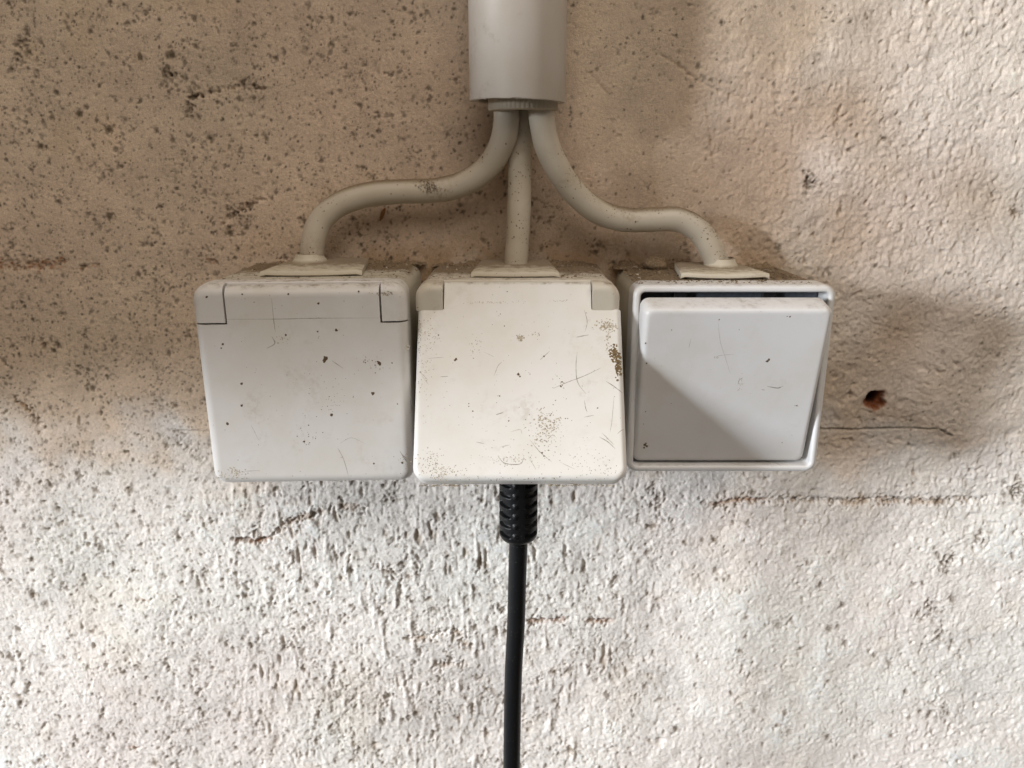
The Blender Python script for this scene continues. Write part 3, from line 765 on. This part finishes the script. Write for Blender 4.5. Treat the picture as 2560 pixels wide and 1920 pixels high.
cable([(1352, 190, -21), (1352, 260, -21), (1356, 310, -20.5), (1368, 365, -19), (1396, 425, -17), (1435, 480, -14.5), (1492, 527, -12.5), (1560, 549, -12), (1630, 549, -12), (1695, 549, -12), (1745, 575, -12.5), (1778, 622, -13.5), (1795, 668, -14), (1801, 700, -14)],
      'beige cable swinging right from the conduit to the switch', dusty=700)
# mortar splash stuck on the left cable
bm = bmesh.new()
for k in range(420):
    px = random.gauss(1090, 20); py = 452+abs(random.gauss(0, 15)); 
    if py > 500: continue
    dz = (py-449)/31.0 - 1; yy = -11.5-4.45*math.sqrt(max(0, 1-min(1, dz*dz)))
    c = P(px, py, yy-.15); s = random.uniform(.25, .62)
    vs = [bm.verts.new(c+Vector((random.uniform(-s, s), random.uniform(-s, s)*.7, random.uniform(-s, s)))) for _ in range(4)]
    for f in ((0, 1, 2), (0, 2, 3), (0, 3, 1), (1, 3, 2)): bm.faces.new([vs[i] for i in f])
bmesh.ops.recalc_face_normals(bm, faces=bm.faces)
o = obj('mortar_splash', bm, simple('mortar', (.50, .40, .29), .95, .7, 1100), loc=P(1088, 470, -16))
tag(o, 'crusty splash of dried mortar stuck on the left beige cable', 'mortar', kind='stuff')

# ------------------------------------------------------------------ black plug and cord
PY = -62.0
pc = P(1296, 1280, PY)
Pl = thing('power_plug', 'black plug and cord hanging from under the middle lid', 'plug', (pc.x, PY, pc.z-9))
ztop = P(1296, 1195, PY).z+4; zbt = P(1296, 1349, PY).z
bm = bmesh.new(); nr, na = 150, 120
H = ztop-zbt; rows = []
pitch = (P(0, 1196, PY).z-P(0, 1221, PY).z)
zfirst = P(0, 1224, PY).z
for j in range(nr+1):
    z = zbt+H*j/nr; row = []
    for k in range(na):
        a_ = 2*math.pi*k/na   # 0 = +x, 270deg = towards the camera
        deg = math.degrees(a_); fr_ = (deg-270+180) % 360-180   # 0 at the front
        r = 6.45
        hb = z-zbt
        if hb < 3.0: r -= 3.0-math.sqrt(max(0, 9-(3-hb)**2))
        ph = (zfirst-z)/pitch; idx = round(ph); loc_ = ph-idx
        if -1 <= idx <= 4:
            side = 18 < fr_ < 88 or -96 < fr_ < -24 or abs(fr_) > 108
            if side and abs(loc_) < .26:
                e = min(1, (.26-abs(loc_))/.07); ed = 1.0
                for lim in (18, 88, -24, -96): ed = min(ed, max(.0, abs(fr_-lim)/5))
                r -= 1.15*e*ed
            dd = math.hypot((fr_+9.5)/7.5, (loc_)/.30)
            if dd < 1: r += .55*math.sqrt(1-dd*dd)
        if abs(fr_-1.2) < 1.5: r += .07
        row.append(Vector((pc.x+r*math.cos(a_), PY+r*math.sin(a_)*.96, z)))
    rows.append(row)
loft(bm, rows); bmesh.ops.recalc_face_normals(bm, faces=bm.faces)
obj('strain_relief', bm, M_rub, Pl, sharp=60)
bm = bmesh.new(); rings = []
for r, y in ((17.0, -40), (17.0, -46.5), (16, -49), (13, -50.3), (8, -50.6)):
    rings.append([Vector((pc.x+r*math.cos(k*.19635), y, -76.0+r*math.sin(k*.19635))) for k in range(32)])
loft(bm, rings); 
rings = []
for z, hw, y0_, y1_ in ((-74, 8, -42, -52), (-80, 7.5, -46, -60), (ztop-6, 7.0, -52, -66), (ztop-1, 6.4, -56, -68)):
    rings.append([Vector((pc.x+x, (y0_+y1_)/2+q, z)) for x, q in [(hw*math.cos(k*.2618), (y0_-y1_)/2*math.sin(k*.2618)) for k in range(24)]])
loft(bm, rings); bmesh.ops.recalc_face_normals(bm, faces=bm.faces)
obj('plug_body', bm, M_rub, Pl)
bm = bmesh.new()
pts = [P(1296, 1300, PY), P(1296, 1360, PY), P(1293, 1450, PY), P(1290, 1560, PY), P(1283, 1700, PY-.5), P(1279, 1920, PY-1), P(1276, 2100, PY-1), Vector((-1.5, PY, -420)), Vector((-1, PY+8, -700))]
tube(bm, spline(pts, 12), 3.15, 28)
obj('cord', bm, M_rub, Pl)

# ------------------------------------------------------------------ dust, crumbs, flakes
def crumbs(name, label, xr_, zt, y0_, y1_, n, seed, bias=1.6, big=.5, mat=None):
    rnd = random.Random(seed); bm = bmesh.new()
    for _ in range(n):
        y = y0_+(y1_-y0_)*rnd.random()**bias; x = rnd.uniform(*xr_); s = rnd.uniform(.12, .32) if rnd.random() < .8 else rnd.uniform(.3, big+.15)
        c = Vector((x, y, zt+.15+s*.4))
        vs = [bm.verts.new(c+Vector((rnd.uniform(-s, s)*1.4, rnd.uniform(-s, s), rnd.uniform(-s, s)*.6))) for _ in range(5)]
        for f in ((0, 1, 2), (0, 2, 3), (0, 3, 4), (0, 4, 1), (1, 3, 2), (1, 4, 3)): bm.faces.new([vs[i] for i in f])
    bmesh.ops.recalc_face_normals(bm, faces=bm.faces)
    o = obj(name, bm, mat or M_dust, loc=(sum(xr_)/2, (y0_+y1_)/2, zt))
    return tag(o, label, 'dust', kind='stuff')
def pile(xr_, zt, label, seed, h=2.6):
    """low ridge of dirt in the corner between box top and wall"""
    rnd = random.Random(seed); bm = bmesh.new(); nx_, ny_ = 120, 10; V = []
    ph = [rnd.uniform(0, 6) for _ in range(6)]
    for i in range(nx_+1):
        x = xr_[0]+(xr_[1]-xr_[0])*i/nx_; hh = h*(.55+.2*math.sin(x*.23+ph[0])+.15*math.sin(x*.61+ph[1])+.1*math.sin(x*1.7+ph[2])+.15*rnd.random())
        dd = 6*(.6+.25*math.sin(x*.31+ph[3])+.15*math.sin(x*.9+ph[4]))
        hh *= min(1, (i+1)/8, (nx_+1-i)/8)
        V.append([bm.verts.new((x, 1.0-(dd+1)*j/ny_, zt-.1+hh*(1-j/ny_)**1.5+rnd.uniform(-.12, .16)*(1 if j < ny_ else 0))) for j in range(ny_+1)])
    for a_, b in zip(V, V[1:]):
        for j in range(ny_): bm.faces.new((a_[j], b[j], b[j+1], a_[j+1]))
    bmesh.ops.recalc_face_normals(bm, faces=bm.faces)
    o = obj('dust_ridge', bm, M_dust, loc=(sum(xr_)/2, 0, zt), sharp=80)
    tag(o, label, 'dust', kind='stuff')
zl = P(760, 716, YL).z+.4; zm = P(1290, 708, YM).z-.2; zs = P(1830, 713, YS).z-.3
crumbs('dust_crumbs', 'brown crumbs of dust lying on top of the left socket box', (-98, -34), zl, -2, -46, 800, 1, 1.9)
crumbs('dust_crumbs', 'brown crumbs of dust lying on top of the middle socket box', (-30, 33), zm, -2, -40, 600, 2, 1.9)
crumbs('dust_crumbs', 'thick brown crumbs of dust lying on top of the switch box', (41, 101), zs, -2, -44, 3000, 3, 1.1)
crumbs('pale_crumbs', 'pale paint crumbs scattered among the dust on the left socket box', (-95, -34), zl, -3, -24, 60, 21, 2.0, .6, M_flake)
crumbs('pale_crumbs', 'pale paint crumbs scattered among the dust on the middle socket box', (-30, 33), zm, -3, -24, 60, 22, 2.0, .6, M_flake)
crumbs('pale_crumbs', 'pale paint crumbs scattered among the thick dust on the switch box', (41, 100), zs, -3, -38, 110, 23, 1.3, .5, M_flake)
pile((-94, -33), zl, 'ridge of brown dirt along the wall behind the left socket', 4)
pile((-31, 33), zm, 'ridge of brown dirt along the wall behind the middle socket', 5, 2.0)
pile((39, 103), zs, 'ridge of brown dirt along the wall behind the switch', 6, 3.4)

def flake(px, py, Y, ln, wd, ang, label, mat=M_flake, curl=.3, name='flake', cat='flake', lean=.5, group='pale flakes of debris on the box tops'):
    c = P(px, py, Y); bm = bmesh.new(); n = 8; T = []; Bo = []
    d = Vector((math.cos(ang), 0, math.sin(ang))); s = Vector((-math.sin(ang)*.6, -lean, math.cos(ang)*.6)).normalized()
    nn_ = d.cross(s).normalized()
    for i in range(n+1):
        t = i/n*2-1; wv = wd*.5*max(.12, (1-abs(t)**2.2))*random.uniform(.85, 1.1)
        p = c+d*t*ln/2+nn_*curl*t*t
        T.append([p+s*wv, p-s*wv, p-s*wv+nn_*.12, p+s*wv+nn_*.12])
    loft(bm, T); bmesh.ops.recalc_face_normals(bm, faces=bm.faces)
    o = obj(name, bm, mat, loc=c); return tag(o, label, cat, group)
flake(833, 650, -3.5, 3.6, .8, -.85, 'long pale sliver leaning on the wall just right of the left cable')
flake(838, 668, -12, 4.2, 1.1, -.12, 'flat pale flake at the foot of the left cable, right side', lean=.9)
flake(868, 671, -10, 2.4, .6, .3, 'small pale sliver farthest right on the left socket box', lean=.9)
flake(650, 681, -12, 4.0, 1.0, .05, 'pale flake at the left end of the left socket top', lean=.95)
flake(1168, 672, -10, 2.2, .8, .6, 'short pale flake left of the middle grommet against the wall', lean=.7)
flake(1158, 687, -22, 2.6, .5, -.3, 'thin pale sliver in front of the short flake, left of the middle grommet', lean=.9)
flake(1916, 675, -16, 3.4, .8, .0, 'pale flake lying right of the curled grommet on the switch', lean=.95)
flake(1586, 667, -8, 2.4, .8, .1, 'pale flake beside the round dirt clump on the switch box', lean=.9)
flake(956, 536, -1.6, 5.6, 1.7, 1.15, 'orange brown seed husk stuck to the wall under the left cable', simple('husk', (.30, .15, .05), .7), .25, 'seed_husk', 'husk', .2, None)

# round clump of dirt behind the switch box
bm = bmesh.new(); bmesh.ops.create_icosphere(bm, subdivisions=4, radius=1)
c = P(1638, 660, -6)
rnd = random.Random(9); ph = [(Vector((rnd.uniform(-1, 1), rnd.uniform(-1, 1), rnd.uniform(-1, 1)))*rnd.uniform(2, 7), rnd.uniform(0, 6)) for _ in range(14)]
for v in bm.verts:
    k = 1+sum(math.sin(v.co.dot(q)+p_) for q, p_ in ph)*.045
    v.co = c+Vector((v.co.x*4.4, v.co.y*3.4, v.co.z*2.9))*k
tag(obj('dirt_clump', bm, M_dust, loc=c), 'rough brown clump of dirt on the back left corner of the switch box', 'dirt')
# tiny pale ring of fibre on the right edge of the left box
bm = bmesh.new(); c = P(1020, 868, -55)
ri = [c+Vector((.55*math.cos(k*.45), -.1, .75*math.sin(k*.45))) for k in range(14)]
tube(bm, ri, .12, 8)
tag(obj('fibre_ring', bm, M_flake, loc=c), 'tiny pale loop of fibre in the gap at the left socket edge', 'fibre')
